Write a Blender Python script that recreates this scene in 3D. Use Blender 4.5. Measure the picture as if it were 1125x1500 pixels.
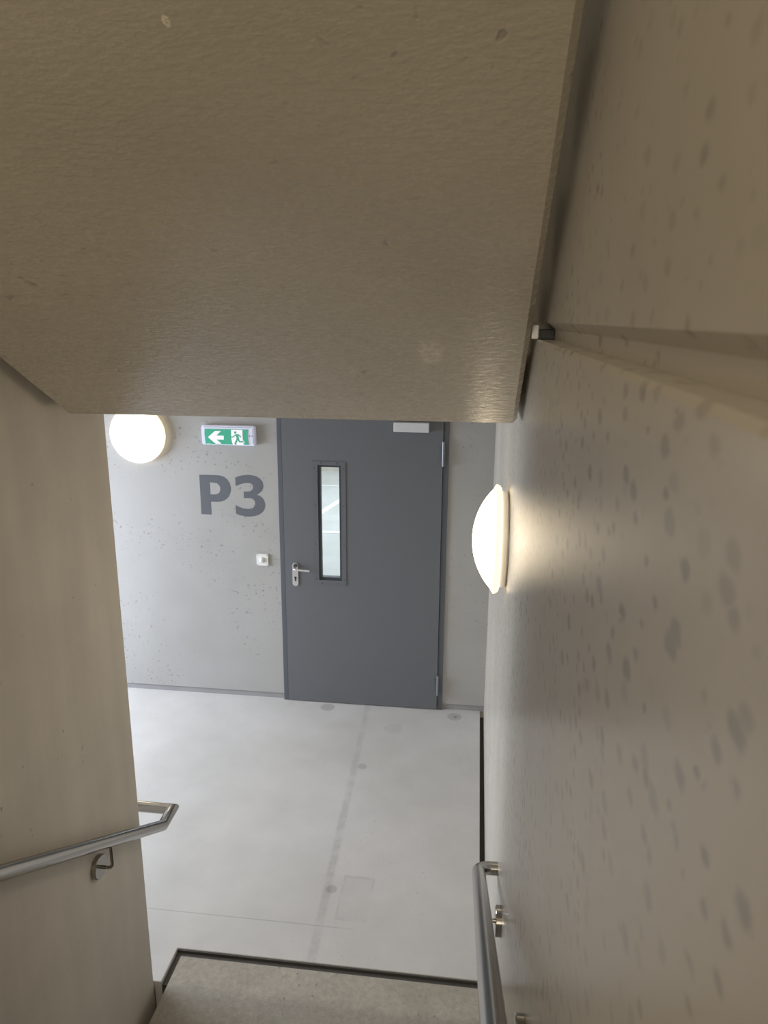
import bpy, bmesh, math
from mathutils import Vector, Matrix

# ------------------------------------------------------------------ scene, camera, light
for o in list(bpy.data.objects):
    bpy.data.objects.remove(o)
SC = bpy.context.scene
COL = SC.collection
SC.view_settings.view_transform = 'Standard'
SC.view_settings.look = 'None'
SC.view_settings.exposure = 0.0
SC.view_settings.gamma = 1.0
SC.view_settings.use_curve_mapping = False

F_PX, PITCH, YAW, ROLL, EYE = 1102.308, 0.252461, -0.122179, 0.005911, 2.75
cam_d = bpy.data.cameras.new('camera')
cam_d.sensor_fit = 'HORIZONTAL'
cam_d.sensor_width = 36.0
cam_d.lens = F_PX / 1125.0 * 36.0
cam_d.clip_start = 0.02
cam_d.dof.use_dof = True
cam_d.dof.focus_distance = 3.4
cam_d.dof.aperture_fstop = 11.0
cam = bpy.data.objects.new('camera', cam_d)
COL.objects.link(cam)
cp, sp, cy, sy = math.cos(PITCH), math.sin(PITCH), math.cos(YAW), math.sin(YAW)
fwd = Vector((sy * cp, cy * cp, -sp))
rgt = Vector((cy, -sy, 0.0))
up = rgt.cross(fwd)
r2 = rgt * math.cos(ROLL) + up * math.sin(ROLL)
u2 = up * math.cos(ROLL) - rgt * math.sin(ROLL)
cam.matrix_world = Matrix(((r2.x, u2.x, -fwd.x, 0.0), (r2.y, u2.y, -fwd.y, 0.0), (r2.z, u2.z, -fwd.z, EYE), (0, 0, 0, 1)))
SC.camera = cam

world = bpy.data.worlds.new('world')
SC.world = world
world.use_nodes = True
wb = world.node_tree.nodes['Background']
wb.inputs['Color'].default_value = (1.0, 0.88, 0.70, 1)
wb.inputs['Strength'].default_value = 0.36


def area_light(name, loc, direction, sx, sy_, power, color):
    d = bpy.data.lights.new(name, 'AREA')
    d.shape = 'RECTANGLE'
    d.size, d.size_y, d.energy, d.color = sx, sy_, power, color
    o = bpy.data.objects.new(name, d)
    COL.objects.link(o)
    o.location = loc
    o.rotation_euler = Vector(direction).to_track_quat('-Z', 'Y').to_euler()
    return o


# daylight through the landing window on the left, and through the open side of the parking deck behind the door
area_light('window_daylight', (-4.30, 3.70, 1.35), (1, -0.05, -0.55), 2.0, 1.5, 178.0, (0.78, 0.855, 1.0))
# added unseen fill behind the viewer, brightening the near walls and soffit
area_light('rear_fill', (-0.6, -2.85, 3.75), (0, 1, -0.10), 1.1, 1.9, 62.0, (1.0, 0.89, 0.72))
area_light('parking_daylight', (-2.2, 10.2, 2.55), (0, 0, -1), 6.0, 5.0, 300.0, (0.76, 0.88, 1.0))


# ------------------------------------------------------------------ materials
def lin(r, g, b):
    def c(v):
        v /= 255.0
        return v / 12.92 if v <= 0.04045 else ((v + 0.055) / 1.055) ** 2.4
    return (c(r), c(g), c(b), 1.0)


class NT:
    """small helper for building node trees"""
    def __init__(self, name):
        self.m = bpy.data.materials.new(name)
        self.m.use_nodes = True
        self.t = self.m.node_tree
        self.b = self.t.nodes['Principled BSDF']
        self.co = None

    def n(self, kind, **kw):
        x = self.t.nodes.new(kind)
        for k, v in kw.items():
            setattr(x, k, v)
        return x

    def link(self, a, b):
        self.t.links.new(a, b)

    def coord(self):
        if self.co is None:
            self.co = self.n('ShaderNodeTexCoord').outputs['Object']
        return self.co

    def val(self, x, sock):
        if isinstance(x, (int, float)):
            sock.default_value = x
        else:
            self.link(x, sock)

    def math(self, op, a, b=0.0, c=None, clamp=False):
        x = self.n('ShaderNodeMath', operation=op, use_clamp=clamp)
        self.val(a, x.inputs[0])
        self.val(b, x.inputs[1])
        if c is not None:
            self.val(c, x.inputs[2])
        return x.outputs[0]

    def step(self, v, lo, hi, a=0.0, b=1.0):
        x = self.n('ShaderNodeMapRange', interpolation_type='SMOOTHSTEP')
        self.val(v, x.inputs[0])
        x.inputs[1].default_value, x.inputs[2].default_value = lo, hi
        x.inputs[3].default_value, x.inputs[4].default_value = a, b
        return x.outputs[0]

    def noise(self, scale, detail=4.0, rough=0.55, stretch=None, offset=None):
        x = self.n('ShaderNodeTexNoise')
        x.inputs['Scale'].default_value = scale
        x.inputs['Detail'].default_value = detail
        x.inputs['Roughness'].default_value = rough
        if stretch or offset:
            mp = self.n('ShaderNodeMapping')
            mp.inputs['Scale'].default_value = stretch or (1, 1, 1)
            mp.inputs['Location'].default_value = offset or (0, 0, 0)
            self.link(self.coord(), mp.inputs[0])
            self.link(mp.outputs[0], x.inputs['Vector'])
        else:
            self.link(self.coord(), x.inputs['Vector'])
        return x.outputs['Fac']

    def mixc(self, fac, a, b):
        x = self.n('ShaderNodeMix', data_type='RGBA')
        self.val(fac, x.inputs[0])
        for v, s in ((a, x.inputs[6]), (b, x.inputs[7])):
            if isinstance(v, tuple):
                s.default_value = v
            else:
                self.link(v, s)
        return x.outputs[2]

    def scale_col(self, col, f):
        x = self.n('ShaderNodeVectorMath', operation='SCALE')
        self.link(col, x.inputs[0])
        self.val(f, x.inputs[3])
        return x.outputs[0]


def shade(c, k):
    return (c[0] * k, c[1] * k, c[2] * k, 1.0)


def concrete(name, col, col2=None, rough=0.55, spec=0.5, pits=0.25, pit_scale=55.0, pit_cut=0.66, bump=0.35, bump_scale=90.0,
             bump_dist=0.002, stretch=None, streak=None, streak_amt=0.1, mottling=0.16, pit_stretch=None, pit_cells=None, rvar=0.2, extra=None):
    k = NT(name)
    col2 = col2 or shade(col, 0.86)
    big = k.noise(0.9, 3.0)
    mid = k.noise(5.0, 5.0, 0.6)
    c = k.mixc(k.step(big, 0.36, 0.66), col, col2)
    fac = k.math('MULTIPLY_ADD', mid, mottling, 1.0 - mottling * 0.5)
    if streak:
        st = k.noise(1.0, 4.0, 0.55, stretch=streak)
        fac = k.math('MULTIPLY', fac, k.math('MULTIPLY_ADD', st, streak_amt * 2, 1.0 - streak_amt))
    p = k.noise(pit_scale, 1.0, 0.4, stretch=pit_stretch)
    area = k.step(k.noise(2.3, 2.0, offset=(7, 3, 5)), 0.38, 0.62)
    pit = k.math('MULTIPLY', k.step(p, pit_cut, pit_cut + 0.09), area)
    if pit_cells:
        vo = k.n('ShaderNodeTexVoronoi')
        mp = k.n('ShaderNodeMapping')
        mp.inputs['Scale'].default_value = (1.0, 0.62, 1.0)
        wob = k.n('ShaderNodeTexNoise')
        wob.inputs['Scale'].default_value = 40.0
        k.link(k.coord(), wob.inputs['Vector'])
        ad = k.n('ShaderNodeVectorMath', operation='MULTIPLY_ADD')
        k.link(wob.outputs['Color'], ad.inputs[0])
        ad.inputs[1].default_value = (0.012, 0.012, 0.012)
        k.link(k.coord(), ad.inputs[2])
        k.link(ad.outputs[0], mp.inputs[0])
        k.link(mp.outputs[0], vo.inputs['Vector'])
        vo.inputs['Scale'].default_value = pit_cells
        sc = k.n('ShaderNodeSeparateColor')
        k.link(vo.outputs['Color'], sc.inputs[0])
        size = k.math('MULTIPLY_ADD', sc.outputs[1], 0.30, 0.18)
        cell = k.math('MULTIPLY', k.step(k.math('DIVIDE', vo.outputs['Distance'], size), 0.55, 1.15, 1.0, 0.0), k.step(sc.outputs[0], 0.05, 0.70))
        pit = k.math('MULTIPLY', cell, k.step(area, 0.0, 1.0, 0.45, 1.0))
    fac = k.math('MULTIPLY', fac, k.math('SUBTRACT', 1.0, k.math('MULTIPLY', pit, pits)))
    if extra:
        fac = extra(k, fac)
    k.link(k.scale_col(c, fac), k.b.inputs['Base Color'])
    fine = k.noise(bump_scale, 5.0, 0.6, stretch=stretch)
    k.val(k.math('MULTIPLY_ADD', fine, rvar, rough - rvar / 2) if rvar else rough, k.b.inputs['Roughness'])
    k.b.inputs['Specular IOR Level'].default_value = spec
    h = fine if pit_cells else k.math('SUBTRACT', fine, k.math('MULTIPLY', pit, 0.8))
    bp = k.n('ShaderNodeBump')
    bp.inputs['Strength'].default_value = bump
    bp.inputs['Distance'].default_value = bump_dist
    k.link(h, bp.inputs['Height'])
    k.link(bp.outputs[0], k.b.inputs['Normal'])
    return k.m


def plain(name, col, rough, metal):
    k = NT(name)
    n = k.noise(3.0, 1.0)
    k.link(k.mixc(n, shade(col, 0.94), shade(col, 1.06)), k.b.inputs['Base Color'])
    k.b.inputs['Roughness'].default_value = rough
    k.b.inputs['Metallic'].default_value = metal
    return k.m


def simple(name, col, rough=0.5, metal=0.0, spec=0.5, bump=None, emit=None, estr=0.0, var=0.0):
    k = NT(name)
    k.b.inputs['Base Color'].default_value = col
    k.b.inputs['Roughness'].default_value = rough
    k.b.inputs['Metallic'].default_value = metal
    k.b.inputs['Specular IOR Level'].default_value = spec
    n = k.noise(bump[0] if bump else 30.0, 3.0, stretch=bump[2] if bump and len(bump) > 2 else None)
    k.link(k.math('MULTIPLY_ADD', n, 0.12, rough - 0.06), k.b.inputs['Roughness'])
    if var:
        k.link(k.mixc(n, shade(col, 1 - var), shade(col, 1 + var)), k.b.inputs['Base Color'])
    if bump:
        bp = k.n('ShaderNodeBump')
        bp.inputs['Strength'].default_value = bump[1]
        bp.inputs['Distance'].default_value = 0.001
        k.link(n, bp.inputs['Height'])
        k.link(bp.outputs[0], k.b.inputs['Normal'])
    if emit:
        k.b.inputs['Emission Color'].default_value = emit
        k.b.inputs['Emission Strength'].default_value = estr
    return k.m


def floor_marks(k, fac):
    """wear on the landing slab: a long faint stripe, plugs, a square patch and a saw line"""
    sep = k.n('ShaderNodeSeparateXYZ')
    k.link(k.coord(), sep.inputs[0])
    x, y = sep.outputs[0], sep.outputs[1]
    wob = k.noise(9.0, 3.0)
    # stripe
    sx = k.math('MULTIPLY_ADD', y, -0.034, -0.548)
    d = k.math('ABSOLUTE', k.math('SUBTRACT', x, sx))
    d = k.math('ADD', d, k.math('MULTIPLY', k.math('SUBTRACT', k.noise(30.0, 4.0), 0.5), 0.016))
    line = k.step(d, 0.010, 0.030, 1.0, 0.0)
    line = k.math('MULTIPLY', line, k.step(y, 3.3, 4.9, 1.0, 0.55))
    line = k.math('MULTIPLY', line, k.step(wob, 0.35, 0.60, 0.30, 1.0))
    fac = k.math('MULTIPLY', fac, k.math('MULTIPLY_ADD', line, -0.19, 1.0))
    # square patch
    px = k.math('ABSOLUTE', k.math('ADD', x, 0.505))
    py = k.math('ABSOLUTE', k.math('SUBTRACT', y, 3.055))
    pd = k.math('MAXIMUM', k.math('DIVIDE', px, 0.078), k.math('DIVIDE', py, 0.146))
    rim = k.math('MULTIPLY', k.step(pd, 0.8, 0.97), k.step(pd, 1.0, 1.03, 1.0, 0.0))
    rim = k.math('MULTIPLY', rim, k.step(wob, 0.40, 0.62))
    fac = k.math('MULTIPLY', fac, k.math('MULTIPLY_ADD', rim, -0.11, 1.0))
    fill = k.math('MULTIPLY', k.step(pd, 0.97, 1.03, 1.0, 0.0), k.step(wob, 0.30, 0.60, 0.3, 1.0))
    fac = k.math('MULTIPLY', fac, k.math('MULTIPLY_ADD', fill, -0.045, 1.0))
    # saw line
    sl = k.math('ABSOLUTE', k.math('SUBTRACT', y, 2.862))
    saw = k.math('MULTIPLY', k.step(sl, 0.002, 0.004, 1.0, 0.0), k.step(x, -0.62, -0.40, 1.0, 0.0))
    fac = k.math('MULTIPLY', fac, k.math('MULTIPLY_ADD', saw, -0.22, 1.0))
    # round plugs and stains
    for cx, cy_, r, a in ((-0.640, 4.164, 0.032, 0.22), (-0.632, 3.098, 0.030, 0.24), (-1.004, 4.87, 0.055, 0.26),
                          (-0.081, 4.856, 0.055, 0.25), (-0.075, 4.853, 0.012, 0.5), (-0.495, 4.64, 0.07, 0.08)):
        dx, dy = k.math('ADD', x, -cx), k.math('ADD', y, -cy_)
        rr = k.math('SQRT', k.math('ADD', k.math('MULTIPLY', dx, dx), k.math('MULTIPLY', dy, dy)))
        fac = k.math('MULTIPLY', fac, k.math('MULTIPLY_ADD', k.step(rr, r * 0.75, r * 1.1, 1.0, 0.0), -a, 1.0))
    return fac


def soffit_marks(k, fac):
    """a pale scuffed spot and a fleck of mortar under the upper flight"""
    vm = k.n('ShaderNodeSeparateXYZ')
    k.link(k.coord(), vm.inputs[0])
    x, y = vm.outputs[0], vm.outputs[1]
    for cx, cy_, rx, ry, a, sc in ((-0.1136, 1.786, 0.036, 0.055, 0.36, 90.0), (-0.412, 1.043, 0.006, 0.009, 0.9, 300.0)):
        dx, dy = k.math('DIVIDE', k.math('ADD', x, -cx), rx), k.math('DIVIDE', k.math('ADD', y, -cy_), ry)
        rr = k.math('SQRT', k.math('ADD', k.math('MULTIPLY', dx, dx), k.math('MULTIPLY', dy, dy)))
        s = k.math('MULTIPLY', k.step(rr, 0.6, 1.1, 1.0, 0.0), k.step(k.noise(sc, 3.0), 0.35, 0.6))
        fac = k.math('MULTIPLY', fac, k.math('MULTIPLY_ADD', s, a, 1.0))
    return fac


def tread_marks(k, fac):
    """darker tone over the rear of the bottom tread and the steps behind it, and pale cement smears"""
    vm = k.n('ShaderNodeSeparateXYZ')
    k.link(k.coord(), vm.inputs[0])
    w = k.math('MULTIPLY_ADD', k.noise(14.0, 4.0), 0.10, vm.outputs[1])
    rear_tone = k.step(w, 2.470, 2.545, 1.0, 0.0)  # darker behind the front strip of the bottom tread, with a ragged edge
    fac = k.math('MULTIPLY', fac, k.math('MULTIPLY_ADD', rear_tone, -0.22, 1.0))
    sm = k.math('MULTIPLY', k.step(k.noise(26.0, 5.0, 0.7), 0.56, 0.70), k.step(k.noise(5.0, 2.0, offset=(3, 1, 9)), 0.45, 0.6))
    gr = k.noise(38.0, 6.0, 0.7)
    fac = k.math('MULTIPLY', fac, k.math('MULTIPLY_ADD', k.step(gr, 0.32, 0.68), 0.22, 0.89))
    return k.math('MULTIPLY', fac, k.math('MULTIPLY_ADD', sm, 0.16, 1.0))


M = {}
M['floor'] = concrete('landing_concrete', lin(196, 194, 191), lin(187, 185, 180), rough=0.55, pits=0.28, pit_scale=60, pit_cut=0.70,
                      bump=0.15, bump_scale=70, mottling=0.22, extra=floor_marks)
M['back'] = concrete('wall_concrete', lin(166, 165, 162), lin(158, 157, 153), rough=0.6, pits=0.35, pit_scale=48, pit_cut=0.66, bump=0.15,
                     bump_scale=60, mottling=0.12)
M['left'] = concrete('parting_wall_concrete', lin(198, 191, 178), lin(186, 179, 167), rough=0.6, pits=0.5, pit_scale=42, pit_cut=0.74, bump=0.2,
                     bump_scale=60, streak=(7, 7, 0.9), streak_amt=0.16, mottling=0.18)
M['right'] = concrete('side_wall_concrete', lin(200, 193, 180), lin(190, 183, 171), rough=0.27, spec=0.5, pits=0.34, rvar=0.0, pit_cells=42.0, pit_scale=62, pit_cut=0.60,
                      bump=0.05, bump_scale=40, bump_dist=0.002, streak=(3, 3, 0.5), streak_amt=0.06, mottling=0.12, pit_stretch=(1, 0.45, 0.8))
M['soffit'] = concrete('soffit_concrete', lin(194, 185, 167), lin(183, 174, 157), rough=0.27, spec=0.5, rvar=0.1, pits=0.25, pit_scale=30, pit_cut=0.70,
                       bump=0.6, bump_scale=80, bump_dist=0.0025, mottling=0.10, stretch=(0.5, 1, 1), extra=soffit_marks)
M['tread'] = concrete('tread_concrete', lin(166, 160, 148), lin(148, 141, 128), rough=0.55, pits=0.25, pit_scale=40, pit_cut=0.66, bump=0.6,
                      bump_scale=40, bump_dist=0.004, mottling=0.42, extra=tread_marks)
M['joint'] = concrete('joint_sealant', lin(80, 78, 74), lin(66, 64, 60), rough=0.6, bump=0.4)
M['base'] = concrete('base_strip_concrete', lin(150, 150, 150), lin(140, 140, 140), rough=0.6, bump=0.2)
M['dark'] = simple('dark_void', lin(74, 71, 67), 0.8)
M['leaf'] = simple('grey_door_paint', lin(99, 102, 106), 0.42, bump=(160.0, 0.06), var=0.03)
M['frame'] = simple('grey_frame_paint', lin(88, 92, 99), 0.40)
M['trim'] = simple('grey_trim_paint', lin(96, 99, 103), 0.42)
M['bead'] = simple('dark_glazing_bead', lin(66, 72, 78), 0.4)
M['steel'] = plain('brushed_steel', (0.37, 0.355, 0.33, 1), 0.18, 1.0)
M['satin'] = simple('satin_aluminium', (0.66, 0.66, 0.66, 1), 0.35, 0.75)
M['hinge'] = simple('hinge_metal', lin(140, 144, 148), 0.4, 0.5)
M['darkmetal'] = simple('dark_metal', lin(80, 80, 82), 0.4, 0.6)
M['closer'] = simple('silver_grey_lacquer', lin(205, 206, 208), 0.45)
M['white'] = simple('white_plastic', lin(228, 228, 226), 0.35)
M['offwhite'] = simple('frosted_plastic', lin(214, 216, 214), 0.25)
M['paint'] = simple('grey_wall_paint', lin(92, 95, 101), 0.65, var=0.05)
M['green'] = simple('sign_green', lin(62, 152, 124), 0.4, emit=lin(62, 168, 136), estr=0.32)
M['signwhite'] = simple('sign_white', lin(236, 232, 236), 0.4, emit=lin(245, 238, 245), estr=0.28)
M['housing'] = simple('sign_housing_plastic', lin(222, 224, 240), 0.25, emit=lin(215, 220, 250), estr=0.12)
M['signline'] = simple('sign_housing_groove', lin(150, 152, 176), 0.4)
M['glimpse'] = simple('glimpse_white', lin(240, 238, 234), 0.9, emit=None)  # white standing in for daylight seen through the wall joint
M['black'] = simple('joint_end_black', lin(28, 30, 34), 0.6)  # black standing in for the dark end of the wall joint


def opal():
    k = NT('opal_lamp_glass')
    ln = k.n('ShaderNodeVectorMath', operation='LENGTH')
    k.link(k.coord(), ln.inputs[0])
    f = k.step(ln.outputs['Value'], 0.135, 0.202, 1.0, 0.095)
    k.b.inputs['Base Color'].default_value = (0.85, 0.83, 0.78, 1)
    k.b.inputs['Roughness'].default_value = 0.25
    k.b.inputs['Emission Color'].default_value = (1.0, 0.80, 0.52, 1)
    k.val(k.math('MULTIPLY', f, 11.0), k.b.inputs['Emission Strength'])
    return k.m


M['opal'] = opal()


def glass():
    k = NT('clear_glass')
    t = k.n('ShaderNodeBsdfTransparent')
    t.inputs[0].default_value = (0.93, 0.96, 0.96, 1)
    g = k.n('ShaderNodeBsdfGlossy')
    g.inputs['Roughness'].default_value = 0.02
    fr = k.n('ShaderNodeFresnel')
    fr.inputs['IOR'].default_value = 1.45
    mx = k.n('ShaderNodeMixShader')
    k.link(fr.outputs[0], mx.inputs[0])
    k.link(t.outputs[0], mx.inputs[1])
    k.link(g.outputs[0], mx.inputs[2])
    k.link(mx.outputs[0], k.t.nodes['Material Output'].inputs[0])
    return k.m


M['glass'] = glass()


# ------------------------------------------------------------------ mesh helpers (world coordinates)
def add_box(bm, x0, y0, z0, x1, y1, z1, bevel=0.0, seg=2):
    r = bmesh.ops.create_cube(bm, size=1.0)
    vs = r['verts']
    for v in vs:
        v.co = Vector(((x0 + x1) / 2 + v.co.x * (x1 - x0), (y0 + y1) / 2 + v.co.y * (y1 - y0), (z0 + z1) / 2 + v.co.z * (z1 - z0)))
    if bevel:
        es = list({e for v in vs for e in v.link_edges})
        bmesh.ops.bevel(bm, geom=es, offset=bevel, segments=seg, affect='EDGES', profile=0.5)


def box(*a, **k):
    bm = bmesh.new()
    add_box(bm, *a, **k)
    return bm


def add_loft(bm, rings, cap=True, closed=True):
    """rings: lists of equal length of 3-D points"""
    vr = [[bm.verts.new(p) for p in r] for r in rings]
    n = len(vr[0])
    for a, b in zip(vr, vr[1:]):
        for i in range(n if closed else n - 1):
            j = (i + 1) % n
            bm.faces.new((a[i], a[j], b[j], b[i]))
    if cap:
        bm.faces.new(list(reversed(vr[0])))
        bm.faces.new(vr[-1])
    return vr


def add_plate(bm, outer, holes, plane, d0, d1):
    """flat shape (2-D outline with holes) extruded between depths d0 and d1; plane 'xz' or 'yz'"""
    def P(p, d):
        return Vector((p[0], d, p[1])) if plane == 'xz' else Vector((d, p[0], p[1]))
    loops = [outer] + list(holes)
    caps = []
    for d in (d0, d1):
        es, ls = [], []
        for lp in loops:
            vs = [bm.verts.new(P(p, d)) for p in lp]
            es += [bm.edges.new((vs[i], vs[(i + 1) % len(vs)])) for i in range(len(vs))]
            ls.append(vs)
        bmesh.ops.triangle_fill(bm, use_beauty=True, use_dissolve=False, edges=es)
        caps.append(ls)
    for la, lb in zip(*caps):
        for i in range(len(la)):
            j = (i + 1) % len(la)
            bm.faces.new((la[i], la[j], lb[j], lb[i]))
    bmesh.ops.recalc_face_normals(bm, faces=bm.faces[:])


def rect(x0, z0, x1, z1):
    return [(x0, z0), (x1, z0), (x1, z1), (x0, z1)]


def round_rect(x0, z0, x1, z1, r, n=5):
    out = []
    for cx, cz, a0 in ((x1 - r, z0 + r, -90), (x1 - r, z1 - r, 0), (x0 + r, z1 - r, 90), (x0 + r, z0 + r, 180)):
        for i in range(n + 1):
            a = math.radians(a0 + 90 * i / n)
            out.append((cx + r * math.cos(a), cz + r * math.sin(a)))
    return out


def disc(cx, cz, r, n=24):
    return [(cx + r * math.cos(2 * math.pi * i / n), cz + r * math.sin(2 * math.pi * i / n)) for i in range(n)]


def stroke(pts, w):
    """2-D outline of a constant-width polyline with mitred bends"""
    L, R = [], []
    n = len(pts)
    for i, p in enumerate(pts):
        p = Vector(p)
        d0 = (p - Vector(pts[i - 1])).normalized() if i else None
        d1 = (Vector(pts[i + 1]) - p).normalized() if i < n - 1 else None
        d0, d1 = d0 or d1, d1 or d0
        nrm = Vector((-(d0 + d1).y, (d0 + d1).x)).normalized()
        k = w / 2 / max(0.5, nrm.dot(Vector((-d0.y, d0.x))))
        L.append(tuple(p + nrm * k))
        R.append(tuple(p - nrm * k))
    return L + R[::-1]


def add_lathe(bm, prof, origin, axis, n=48):
    """prof: (radius, distance along axis) pairs"""
    ax = Vector(axis).normalized()
    u = ax.orthogonal().normalized()
    v = ax.cross(u)
    O = Vector(origin)
    rings = []
    for r, h in prof:
        if r < 1e-6:
            rings.append([bm.verts.new(O + ax * h)])
        else:
            rings.append([bm.verts.new(O + ax * h + (u * math.cos(2 * math.pi * i / n) + v * math.sin(2 * math.pi * i / n)) * r) for i in range(n)])
    for a, b in zip(rings, rings[1:]):
        for i in range(n):
            j = (i + 1) % n
            if len(a) == 1 and len(b) == 1:
                continue
            if len(a) == 1:
                bm.faces.new((a[0], b[j], b[i]))
            elif len(b) == 1:
                bm.faces.new((a[i], a[j], b[0]))
            else:
                bm.faces.new((a[i], a[j], b[j], b[i]))
    bmesh.ops.recalc_face_normals(bm, faces=bm.faces[:])


def add_tube(bm, pts, r, n=24):
    """tube along a polyline with mitred corners and flat end caps"""
    P = [Vector(p) for p in pts]
    rings = []
    d0 = (P[1] - P[0]).normalized()
    u = d0.orthogonal().normalized()
    v = d0.cross(u)
    ring = [P[0] + (u * math.cos(2 * math.pi * i / n) + v * math.sin(2 * math.pi * i / n)) * r for i in range(n)]
    rings.append(ring)
    for i in range(1, len(P)):
        d = (P[i] - P[i - 1]).normalized()
        if i < len(P) - 1:
            nd = (P[i + 1] - P[i]).normalized()
            pn = (d + nd).normalized()
        else:
            pn = d
        ring = [q + d * ((P[i] - q).dot(pn) / d.dot(pn)) for q in ring]
        rings.append(ring)
    add_loft(bm, rings)
    bmesh.ops.recalc_face_normals(bm, faces=bm.faces[:])


def wloc(o):
    p = Vector((0, 0, 0))
    while o is not None:
        p += o.location
        o = o.parent
    return p


def obj(name, bm, mat, parent=None, smooth=False, loc=None):
    me = bpy.data.meshes.new(name)
    origin = wloc(parent) if parent is not None else Vector(loc or (0, 0, 0))
    for v in bm.verts:
        v.co -= origin
    bm.to_mesh(me)
    bm.free()
    me.materials.append(mat)
    if smooth:
        for p in me.polygons:
            p.use_smooth = True
        me.set_sharp_from_angle(angle=math.radians(32))
    o = bpy.data.objects.new(name, me)
    COL.objects.link(o)
    if parent is not None:
        o.parent = parent
    else:
        o.location = origin
    return o


def tag(o, label=None, cat=None, group=None, kind=None):
    for k, v in (('label', label), ('category', cat), ('group', group), ('kind', kind)):
        if v:
            o[k] = v
    return o


def thing(name, loc, label, cat, group=None, kind=None):
    o = bpy.data.objects.new(name, None)
    o.empty_display_size = 0.1
    COL.objects.link(o)
    o.location = loc
    return tag(o, label, cat, group, kind)


# ------------------------------------------------------------------ dimensions
XR = 0.1254        # face of the right wall
XL = -1.278        # face of the parting wall on the left
D = 4.951          # face of the back wall
WALL_END = 2.464   # free end of the parting wall
STOREY, RISERS, GOING, RISE = 2.66, 16, 0.279, 2.66 / 16
Y1 = 1.971         # first riser
TAN = 0.5966

# ------------------------------------------------------------------ structure
# landing slab
bm = bmesh.new()
outline = [(0.099, 2.655), (0.099, D + 0.02), (-4.40, D + 0.02), (-4.40, 2.30), (-1.49, 2.30), (-1.49, 2.475), (-1.249, 2.475), (-1.249, 2.655)]
add_loft(bm, [[(x, y, -0.2) for x, y in outline], [(x, y, 0.0) for x, y in outline]])
bmesh.ops.recalc_face_normals(bm, faces=bm.faces[:])
fl = obj('floor', bm, M['floor'])
bv = fl.modifiers.new('edge', 'BEVEL')
bv.width, bv.segments, bv.limit_method = 0.004, 2, 'ANGLE'
tag(fl, 'pale grey concrete landing floor in front of the door', 'floor', kind='structure')

# dark joints round the landing: filler strips lying deep between slab, stair and wall
bm = bmesh.new()
add_box(bm, -1.2475, 2.6145, -0.12, 0.0985, 2.648, -0.016)
add_box(bm, -1.2475, 2.6480, -0.12, 0.0985, 2.6548, -0.0045)
add_box(bm, -1.2475, 2.4755, -0.12, -1.2195, 2.6145, -0.016)
tag(obj('trim_1', bm, M['joint']), 'dark sunken joint between the landing floor and the bottom stair tread', 'joint', kind='structure')
tag(obj('trim_2', box(0.0995, 2.600, -0.12, XR, D, -0.045), M['dark']), 'dark narrow gap between the landing floor and the right wall', 'joint', kind='structure')
tag(obj('light_blocker', box(-1.50, 1.6, -0.65, 0.2, 2.70, -0.60), M['dark']), 'added dark slab blocking light under the gap beside the bottom stair tread', 'joint', kind='structure')  # added unseen slab, keeps light from coming up through the gap

# back wall with the door opening; its lowest strip is set back
OX0, OX1, OZ = -1.344, -0.176, 2.14
bm = bmesh.new()
add_box(bm, -4.40, D, 0.046, OX0, D + 0.25, 5.4)
add_box(bm, OX1, D, 0.046, XR + 0.05, D + 0.25, 5.4)
add_box(bm, OX0, D, OZ, OX1, D + 0.25, 5.4)
tag(obj('wall_back', bm, M['back']), 'light grey concrete back wall around the door', 'wall', kind='structure')
bm = bmesh.new()
add_box(bm, -4.40, D + 0.010, -0.01, OX0, D + 0.20, 0.046)
add_box(bm, OX1, D + 0.010, -0.01, XR + 0.05, D + 0.20, 0.046)
tag(obj('baseboard_back', bm, M['base']), 'grey set-back strip along the foot of the back wall', 'baseboard', kind='structure')

# right wall with the recessed horizontal joint between two precast panels
prof = [(XR, -1.6), (XR, 2.700), (XR + 0.004, 2.706), (XR + 0.035, 2.7065), (XR + 0.035, 2.728), (XR + 0.018, 2.743), (XR + 0.018, 5.4), (XR + 0.3, 5.4), (XR + 0.3, -1.6)]
bm = bmesh.new()
add_loft(bm, [[(x, -3.2, z) for x, z in prof], [(x, D + 0.1, z) for x, z in prof]])
bmesh.ops.recalc_face_normals(bm, faces=bm.faces[:])
tag(obj('wall_right', bm, M['right']), 'long grey concrete wall with a recessed joint, right of the stairs', 'wall', kind='structure')

# parting wall between the two stair flights
wl = obj('wall_left', box(XL - 0.2, -3.2, -1.6, XL, WALL_END, 5.4, bevel=0.006), M['left'])
tag(wl, 'beige grey concrete parting wall left of the stairs', 'wall', kind='structure')

# landing ceiling (the storey above) and the window side of the landing
tag(obj('ceiling', box(-4.40, 2.685, 2.467, 0.10, D, STOREY), M['soffit']), 'concrete slab over the landing', 'ceiling', kind='structure')
bm = bmesh.new()
add_plate(bm, rect(2.30, 0.0, D, 2.467), [rect(2.75, 0.15, 4.75, 1.95)], 'yz', -4.60, -4.40)
tag(obj('wall_window', bm, M['back']), 'concrete wall with the window opening at the far left of the landing', 'wall', kind='structure')

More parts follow.
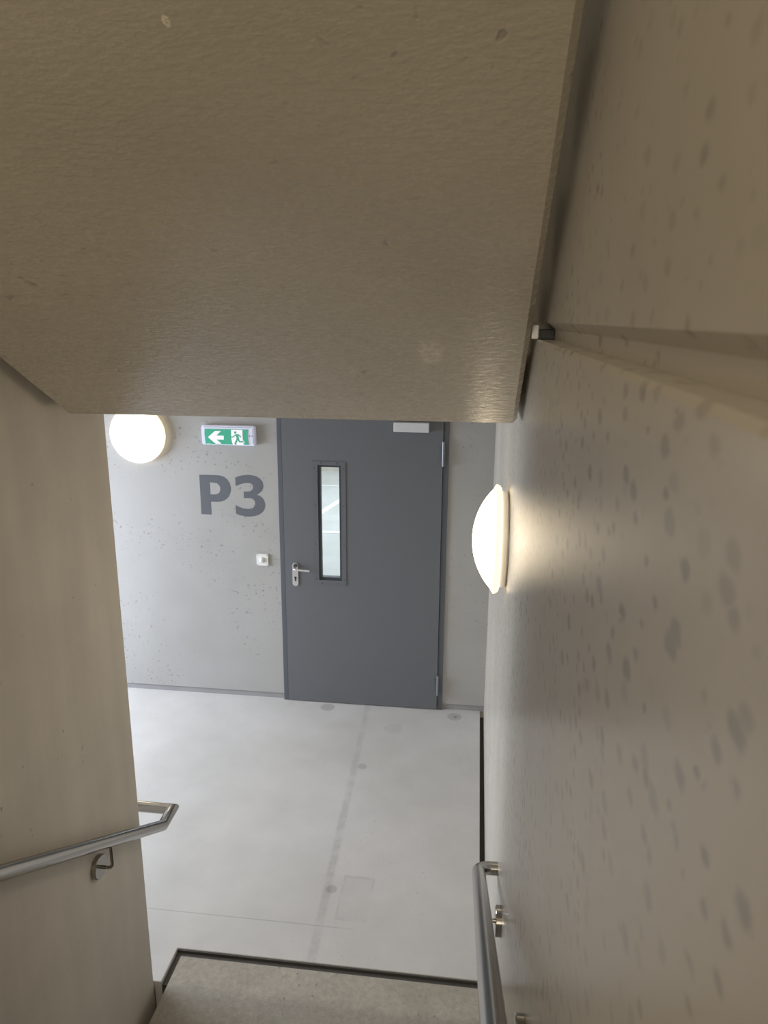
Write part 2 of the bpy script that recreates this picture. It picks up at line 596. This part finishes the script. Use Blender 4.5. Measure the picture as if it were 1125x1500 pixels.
# parking deck behind the door
tag(obj('floor_parking', box(-7.0, D + 0.25, -0.2, 3.0, 14.0, 0.0), M['floor']), 'bright parking deck floor seen through the door glass', 'floor', kind='structure')
tag(obj('wall_parking', box(-7.0, 13.45, 0.0, 3.0, 13.7, 2.6), M['left']), 'shaded parking wall seen at the top of the door glass', 'wall', kind='structure')
bm = bmesh.new()
for a, b, w in (((-3.2, 12.20), (-1.5, 12.20), 0.05), ((-2.6, 9.38), (-1.2, 9.44), 0.10), ((-2.40, 9.25), (-1.98, 11.65), 0.10)):
    d = (Vector(b) - Vector(a)).normalized()
    nn = Vector((-d.y, d.x)) * w / 2
    q = [Vector(a) + nn, Vector(b) + nn, Vector(b) - nn, Vector(a) - nn]
    add_loft(bm, [[(p.x, p.y, 0.0005) for p in q], [(p.x, p.y, 0.004) for p in q]])
bmesh.ops.recalc_face_normals(bm, faces=bm.faces[:])
tag(obj('trim_4', bm, M['white']), 'thin white lines on the parking floor behind the door glass', 'floor line', kind='structure')


# ------------------------------------------------------------------ stair flights
def flight(name, z0, x0, x1, slope_z, kink_y, flat_z, end_y, chamfer, mat, label):
    """precast flight: stepped top, sloping soffit and a short flat slab at its foot"""
    prof = [(end_y, z0), (Y1, z0)]
    for i in range(RISERS):
        y = Y1 - i * GOING
        prof += [(y, z0 + RISE * (i + 1))] if i == RISERS - 1 else [(y, z0 + RISE * (i + 1)), (y - GOING, z0 + RISE * (i + 1))]
    back = Y1 - (RISERS - 1) * GOING - 0.75
    top = z0 + STOREY
    prof.append((back, top))
    under_y = (slope_z - (top - 0.2)) / TAN
    n_top = len(prof)
    prof += [(back, top - 0.2), (under_y, top - 0.2), (kink_y, flat_z), (end_y, flat_z)]
    c = chamfer

    def ring(x, lift):
        return [(x, y, z + (lift if i >= n_top else 0.0)) for i, (y, z) in enumerate(prof)]
    b = bmesh.new()
    add_loft(b, [ring(x0, c), ring(x0 + c, 0.0), ring(x1 - c, 0.0), ring(x1, c)])
    bmesh.ops.recalc_face_normals(b, faces=b.faces[:])
    o = obj(name, b, mat)
    return tag(o, label, 'stairs')


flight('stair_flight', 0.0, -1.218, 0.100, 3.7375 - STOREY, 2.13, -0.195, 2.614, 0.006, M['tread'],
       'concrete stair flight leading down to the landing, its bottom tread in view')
flight('stair_flight', STOREY, -1.228, 0.1105, 3.7375, 2.130, 2.4668, 2.66, 0.012, M['soffit'],
       'stair flight overhead seen from below as a big sloping concrete underside')

# added blocks: white for daylight glimpsed through the joint, black for its dark end
t = thing('joint_glimpse', (XR + 0.01, 1.80, 2.7065), 'small black and white block standing in for daylight and dark seen through the right wall joint beside the overhead flight', 'daylight stand-in')
obj('dark_end_block', box(XR + 0.004, 1.70, 2.7066, XR + 0.0345, 1.80, 2.7275, bevel=0.002), M['black'], t)
obj('daylight_block', box(0.1135, 1.74, 2.7066, XR + 0.0035, 1.79, 2.737, bevel=0.003), M['glimpse'], t)

# ------------------------------------------------------------------ door
dr = thing('door_1', (-0.76, D, 0.0), 'dark grey steel door with a narrow glass panel in the back wall', 'door', kind='structure')
bm = bmesh.new()
add_box(bm, OX0, D - 0.012, 0.0, -1.311, D + 0.09, OZ, bevel=0.002)
add_box(bm, -0.212, D - 0.012, 0.0, OX1, D + 0.09, OZ, bevel=0.002)
add_box(bm, -1.311, D - 0.012, 2.105, -0.212, D + 0.09, OZ, bevel=0.002)
add_box(bm, -1.330, D + 0.037, 0.0, -1.285, D + 0.088, 2.12)
add_box(bm, -0.238, D + 0.037, 0.0, -0.195, D + 0.088, 2.12)
add_box(bm, -1.285, D + 0.037, 2.085, -0.238, D + 0.088, 2.12)
obj('door_frame', bm, M['frame'], dr)
LY = D - 0.020
GX0, GX1, GZ0, GZ1 = -1.062, -0.900, 0.958, 1.782
bm = bmesh.new()
add_plate(bm, rect(-1.3085, 0.008, -0.2145, 2.102), [rect(GX0, GZ0, GX1, GZ1)], 'xz', LY, D + 0.035)
obj('door_leaf', bm, M['leaf'], dr)
bm = bmesh.new()
add_plate(bm, rect(-1.100, 0.922, -0.868, 1.808), [rect(GX0, GZ0, GX1, GZ1)], 'xz', LY - 0.005, LY + 0.002)
pf = obj('panel_frame', bm, M['trim'], dr)
bm = bmesh.new()
add_plate(bm, rect(GX0, GZ0, GX1, GZ1), [rect(-1.046, 0.976, -0.916, 1.766)], 'xz', LY + 0.012, D + 0.03)
obj('glazing_bead', bm, M['bead'], pf)
obj('glass_pane', box(-1.048, D + 0.008, 0.974, -0.914, D + 0.014, 1.768), M['glass'], pf)
for sx, sz in [(x, z) for z in (0.965, 1.22, 1.50, 1.76) for x in (-1.083, -0.883)] + [(-1.04, 1.796), (-0.93, 1.796), (-1.04, 0.935), (-0.93, 0.935)]:
    b = bmesh.new()
    add_lathe(b, [(0.0045, 0.0), (0.0045, 0.0012), (0.003, 0.002), (0, 0.002)], (sx, LY - 0.005, sz), (0, -1, 0), 12)
    obj('screw', b, M['bead'], pf)
# handle
b = bmesh.new()
add_plate(b, round_rect(-1.254, 0.905, -1.212, 1.077, 0.0209, 8), [], 'xz', LY - 0.009, LY)
hp = obj('door_handle', b, M['satin'], dr)
hp['label'] = 'satin aluminium lever handle on an oval plate'
b = bmesh.new()
pts = [(-1.233, LY - 0.009, 1.048), (-1.233, LY - 0.045, 1.048)]
for i in range(1, 7):
    a = math.radians(90 * i / 6)
    pts.append((-1.233 + 0.02 * (1 - math.cos(a)), LY - 0.045 - 0.02 * math.sin(a), 1.048 - 0.002 * i / 6))
pts += [(-1.17, LY - 0.065, 1.043), (-1.118, LY - 0.062, 1.040)]
add_tube(b, pts, 0.0085, 16)
obj('lever', b, M['satin'], hp, smooth=True)
b = bmesh.new()
add_lathe(b, [(0.013, 0), (0.013, 0.012), (0.011, 0.014), (0, 0.014)], (-1.231, LY - 0.009, 1.058), (0, -1, 0), 20)
obj('rosette', b, M['darkmetal'], hp, smooth=True)
b = bmesh.new()
add_lathe(b, [(0.0085, 0), (0.0085, 0.003), (0, 0.003)], (-1.232, LY - 0.009, 0.968), (0, -1, 0), 18)
add_box(b, -1.2365, LY - 0.012, 0.942, -1.2275, LY - 0.009, 0.966)
obj('keyhole', b, M['darkmetal'], hp)
# hinges
for z0, z1 in ((1.797, 1.962), (0.123, 0.276)):
    b = bmesh.new()
    add_lathe(b, [(0, 0), (0.0085, 0), (0.0085, (z1 - z0) * .64), (0.0075, (z1 - z0) * .645), (0.0085, (z1 - z0) * .65), (0.0085, z1 - z0), (0, z1 - z0)], (-0.2115, D - 0.030, z0), (0, 0, 1), 20)
    h = obj('hinge', b, M['hinge'], dr, smooth=True)
    zc = (z0 + z1) / 2
    obj('hinge_plate', box(-0.246, LY - 0.006, zc - 0.042, -0.222, LY + 0.001, zc + 0.045, bevel=0.002), M['trim'], h)
# closer
cl = obj('door_closer', box(-0.540, LY - 0.052, 2.026, -0.308, LY, 2.088, bevel=0.003), M['closer'], dr)
cl['label'] = 'light grey closer box'
b = bmesh.new()
add_lathe(b, [(0.008, 0), (0.008, 0.004), (0, 0.005)], (-0.385, LY - 0.03, 2.026), (0, 0, -1), 16)
obj('closer_valve', b, M['darkmetal'], cl)

# ------------------------------------------------------------------ painted level marking
P_OUT = [(-1.908, 1.683), (-1.8, 1.684), (-1.761, 1.682), (-1.732, 1.674), (-1.708, 1.655), (-1.692, 1.629), (-1.685, 1.598), (-1.686, 1.576), (-1.694, 1.551), (-1.709, 1.526), (-1.733, 1.506), (-1.76, 1.496), (-1.785, 1.493), (-1.835, 1.493), (-1.835, 1.399), (-1.908, 1.399)]
P_IN = [(-1.836, 1.631), (-1.802, 1.63), (-1.783, 1.626), (-1.768, 1.614), (-1.761, 1.597), (-1.761, 1.581), (-1.765, 1.566), (-1.777, 1.553), (-1.792, 1.547), (-1.812, 1.545), (-1.836, 1.545)]
THREE = [(-1.65, 1.671), (-1.624, 1.682), (-1.595, 1.689), (-1.561, 1.692), (-1.532, 1.691), (-1.503, 1.685), (-1.477, 1.67), (-1.458, 1.649), (-1.452, 1.625), (-1.454, 1.603), (-1.463, 1.583), (-1.481, 1.566), (-1.502, 1.553), (-1.481, 1.546), (-1.462, 1.533), (-1.449, 1.511), (-1.443, 1.485), (-1.447, 1.458), (-1.461, 1.433), (-1.484, 1.415), (-1.514, 1.401), (-1.548, 1.395), (-1.583, 1.394), (-1.617, 1.4), (-1.641, 1.406), (-1.655, 1.413), (-1.656, 1.474), (-1.634, 1.463), (-1.61, 1.454), (-1.58, 1.449), (-1.551, 1.45), (-1.531, 1.458), (-1.518, 1.475), (-1.513, 1.494), (-1.518, 1.511), (-1.531, 1.523), (-1.548, 1.527), (-1.567, 1.527), (-1.594, 1.526), (-1.593, 1.573), (-1.565, 1.574), (-1.546, 1.578), (-1.532, 1.588), (-1.524, 1.605), (-1.525, 1.619), (-1.534, 1.63), (-1.551, 1.635), (-1.573, 1.635), (-1.597, 1.631), (-1.624, 1.621), (-1.648, 1.61)]
t = thing('level_marking', (-1.68, D, 1.40), 'big grey painted letters P3 on the back wall under the exit sign', 'lettering')
b = bmesh.new()
add_plate(b, P_OUT, [P_IN], 'xz', D - 0.0012, D - 0.0001)
obj('letter', b, M['paint'], t)
b = bmesh.new()
add_plate(b, THREE, [], 'xz', D - 0.0012, D - 0.0001)
obj('numeral', b, M['paint'], t)

# ------------------------------------------------------------------ exit sign
t = thing('exit_sign', (-1.673, D, 1.905), 'green and white exit sign with a left arrow and running figure above the letters P3', 'sign')
hx0, hx1, hz0, hz1, hy = -1.8585, -1.488, 1.904, 2.036, D - 0.046
b = bmesh.new()
add_plate(b, round_rect(hx0, hz0, hx1, hz1, 0.014), [], 'xz', hy, D - 0.001)
bmesh.ops.bevel(b, geom=[e for e in b.edges if all(abs(v.co.y - hy) < 1e-5 for v in e.verts) and len(e.link_faces) == 2 and abs(e.link_faces[0].normal.dot(e.link_faces[1].normal)) < 0.5], offset=0.005, segments=2, affect='EDGES')
obj('housing', b, M['housing'], t)
b = bmesh.new()
for a0 in ([(-1.843, 2.026), (-1.503, 2.0265)], [(-1.499, 2.022), (-1.497, 1.918)]):
    add_plate(b, stroke(a0, 0.003), [], 'xz', hy - 0.0008, hy + 0.001)
obj('housing_groove', b, M['signline'], t)
PANEL = [(-1.834, 2.013), (-1.531, 2.014), (-1.535, 1.981), (-1.534, 1.942), (-1.528, 1.911), (-1.830, 1.909), (-1.834, 1.949), (-1.836, 1.979)]
b = bmesh.new()
add_plate(b, PANEL, [], 'xz', hy - 0.004, hy + 0.001)
pn = obj('sign_panel', b, M['green'], t)
fy = hy - 0.004
ARROW = [(-1.812, 1.957), (-1.760, 2.001), (-1.719, 2.001), (-1.752, 1.970), (-1.701, 1.970), (-1.701, 1.943), (-1.752, 1.943), (-1.718, 1.914), (-1.760, 1.914)]
b = bmesh.new()
add_plate(b, ARROW, [], 'xz', fy - 0.0008, fy)
obj('arrow', b, M['signwhite'], pn)
DOORW = [(-1.647, 2.011), (-1.568, 2.012), (-1.569, 1.968), (-1.568, 1.943), (-1.555, 1.932), (-1.557, 1.924), (-1.564, 1.921), (-1.564, 1.914), (-1.556, 1.910), (-1.637, 1.9095), (-1.644, 1.926), (-1.648, 1.961)]
b = bmesh.new()
add_plate(b, DOORW, [], 'xz', fy - 0.0008, fy)
obj('door_symbol', b, M['signwhite'], pn)
b = bmesh.new()
for k_, sh in enumerate((disc(-1.6185, 1.9935, 0.0082, 20), stroke([(-1.650, 1.962), (-1.634, 1.963), (-1.619, 1.978)], 0.0066), stroke([(-1.619, 1.9785), (-1.596, 1.9785), (-1.581, 1.961)], 0.0068),
           [(-1.622, 1.980), (-1.599, 1.981), (-1.595, 1.957), (-1.594, 1.943), (-1.611, 1.942), (-1.612, 1.962)],
           stroke([(-1.606, 1.948), (-1.624, 1.915)], 0.0108), stroke([(-1.626, 1.9165), (-1.614, 1.910)], 0.005), stroke([(-1.600, 1.948), (-1.5915, 1.932), (-1.563, 1.931)], 0.0092))):
    add_plate(b, sh, [], 'xz', fy - 0.0016 - 0.0001 * k_, fy - 0.0007)
obj('running_figure', b, M['green'], pn)
b = bmesh.new()
add_plate(b, rect(-1.823, 1.9115, -1.796, 1.9135), [], 'xz', fy - 0.0008, fy)
obj('imprint', b, M['signwhite'], pn)
b = bmesh.new()
add_plate(b, stroke([(-1.527, 1.977), (-1.520, 1.976), (-1.519, 1.967), (-1.526, 1.965)], 0.0025), [], 'xz', hy - 0.001, hy + 0.001)
add_plate(b, stroke([(-1.507, 1.976), (-1.500, 1.970)], 0.0025), [], 'xz', hy - 0.001, hy + 0.001)
add_plate(b, stroke([(-1.507, 1.964), (-1.500, 1.970)], 0.0025), [], 'xz', hy - 0.0012, hy + 0.001)
obj('housing_mark', b, M['paint'], t)

# ------------------------------------------------------------------ motion sensor
t = thing('motion_sensor', (-1.4735, D, 1.041), 'small square white motion sensor on the back wall beside the door handle', 'sensor')
b = bmesh.new()
add_plate(b, round_rect(-1.516, 1.041, -1.431, 1.126, 0.006), [], 'xz', D - 0.014, D - 0.0005)
obj('cover_plate', b, M['white'], t)
b = bmesh.new()
add_lathe(b, [(0.021 * math.cos(math.radians(a)), 0.014 + 0.019 * math.sin(math.radians(a))) for a in range(0, 90, 10)] + [(0, 0.033)], (-1.4735, D, 1.083), (0, -1, 0), 28)
obj('lens_dome', b, M['offwhite'], t, smooth=True)
for sx in (-1.509, -1.438):
    for sz in (1.048, 1.119):
        b = bmesh.new()
        add_lathe(b, [(0.003, 0), (0.003, 0.001), (0, 0.001)], (sx, D - 0.014, sz), (0, -1, 0), 10)
        obj('screw', b, M['darkmetal'], t)


# ------------------------------------------------------------------ opal wall lamps
def wall_lamp(loc, axis, label):
    t = thing('wall_lamp', loc, label, 'lamp', 'round opal wall lamps')
    b = bmesh.new()
    add_lathe(b, [(0, 0.0005), (0.165, 0.0005), (0.165, 0.006), (0.176, 0.006), (0.177, 0.030), (0, 0.030)], loc, axis, 64)
    obj('lamp_base', b, M['white'], t, smooth=True)
    prof = [(0.172, 0.0255), (0.186, 0.0260), (0.194, 0.030), (0.1985, 0.037), (0.200, 0.046)]
    R_ = 0.272
    c_ = 0.126 - R_
    for i in range(1, 15):
        r = 0.1965 * (1 - i / 14)
        prof.append((max(r, 0.0), max(c_ + math.sqrt(R_ * R_ - r * r), 0.047)))
    b = bmesh.new()
    add_lathe(b, prof, loc, axis, 64)
    obj('lamp_shade', b, M['opal'], t, smooth=True)
    return t


wall_lamp((-2.317, D - 0.0005, 1.962), (0, -1, 0), 'round glowing opal lamp on the back wall, left of the exit sign')
wall_lamp((XR - 0.0005, 2.67, 1.970), (-1, 0, 0), 'glowing opal dome lamp on the right wall, seen from the side')


# ------------------------------------------------------------------ handrails
RAIL_Z0 = 2.2433     # height of the rail axis at y = 0
RR = 0.0222
RXL, RXR = -1.2175, 0.061


def rail_z(y):
    return RAIL_Z0 - TAN * y


def bracket(parent, x, wall_x, y, zc):
    s = 1.0 if wall_x < x else -1.0
    b = bmesh.new()
    add_lathe(b, [(0, 0.0003), (0.043, 0.0003), (0.043, 0.015), (0.041, 0.017), (0, 0.017)], (wall_x, y, zc), (s, 0, 0), 36)
    br = obj('rail_bracket', b, M['steel'], parent, smooth=True)
    zr = rail_z(y) - RR * 0.95
    pts = [(wall_x + s * 0.016, y, zc)]
    n = abs(x - wall_x)
    pts.append((x - s * 0.020, y, zc))
    for i in range(1, 7):
        a = math.radians(90 * i / 6)
        pts.append((x - s * 0.020 + s * 0.020 * math.sin(a), y, zc + 0.020 * (1 - math.cos(a))))
    pts.append((x, y, zr))
    b = bmesh.new()
    add_tube(b, pts, 0.0062, 14)
    obj('bracket_arm', b, M['steel'], br, smooth=True)


t = thing('handrail', (RXL, 2.50, 0.73), 'steel handrail on the parting wall left of the stairs, turning around the wall end', 'handrail', 'handrails of the stairs')
b = bmesh.new()
zL = rail_z(2.535)
add_tube(b, [(RXL, -0.6, rail_z(-0.6)), (RXL, 2.535, zL), (RXL - 0.003, 2.640, zL), (-1.62, 2.640, zL)], RR, 32)
obj('rail', b, M['steel'], t, smooth=True)
for y in (2.125, 1.05):
    bracket(t, RXL, XL, y, rail_z(y) - 0.112)

t = thing('handrail', (RXR, 2.15, 0.93), 'steel handrail along the right wall, its lower end bent into the wall', 'handrail', 'handrails of the stairs')
b = bmesh.new()
ye = 2.175
pts = [(RXR, -0.6, rail_z(-0.6)), (RXR, ye - 0.012, rail_z(ye - 0.012))]
rb = 0.042
for i in range(1, 11):
    a = math.radians(90 * i / 10)
    pts.append((RXR + rb * (1 - math.cos(a)), ye + rb * math.sin(a), rail_z(ye) - 0.016 * math.sin(a)))
pts.append((XR - 0.0005, ye + rb, rail_z(ye) - 0.016))
add_tube(b, pts, RR, 32)
obj('rail', b, M['steel'], t, smooth=True)
for y in (1.895, 1.10):
    bracket(t, RXR, XR, y, rail_z(y) - 0.100)
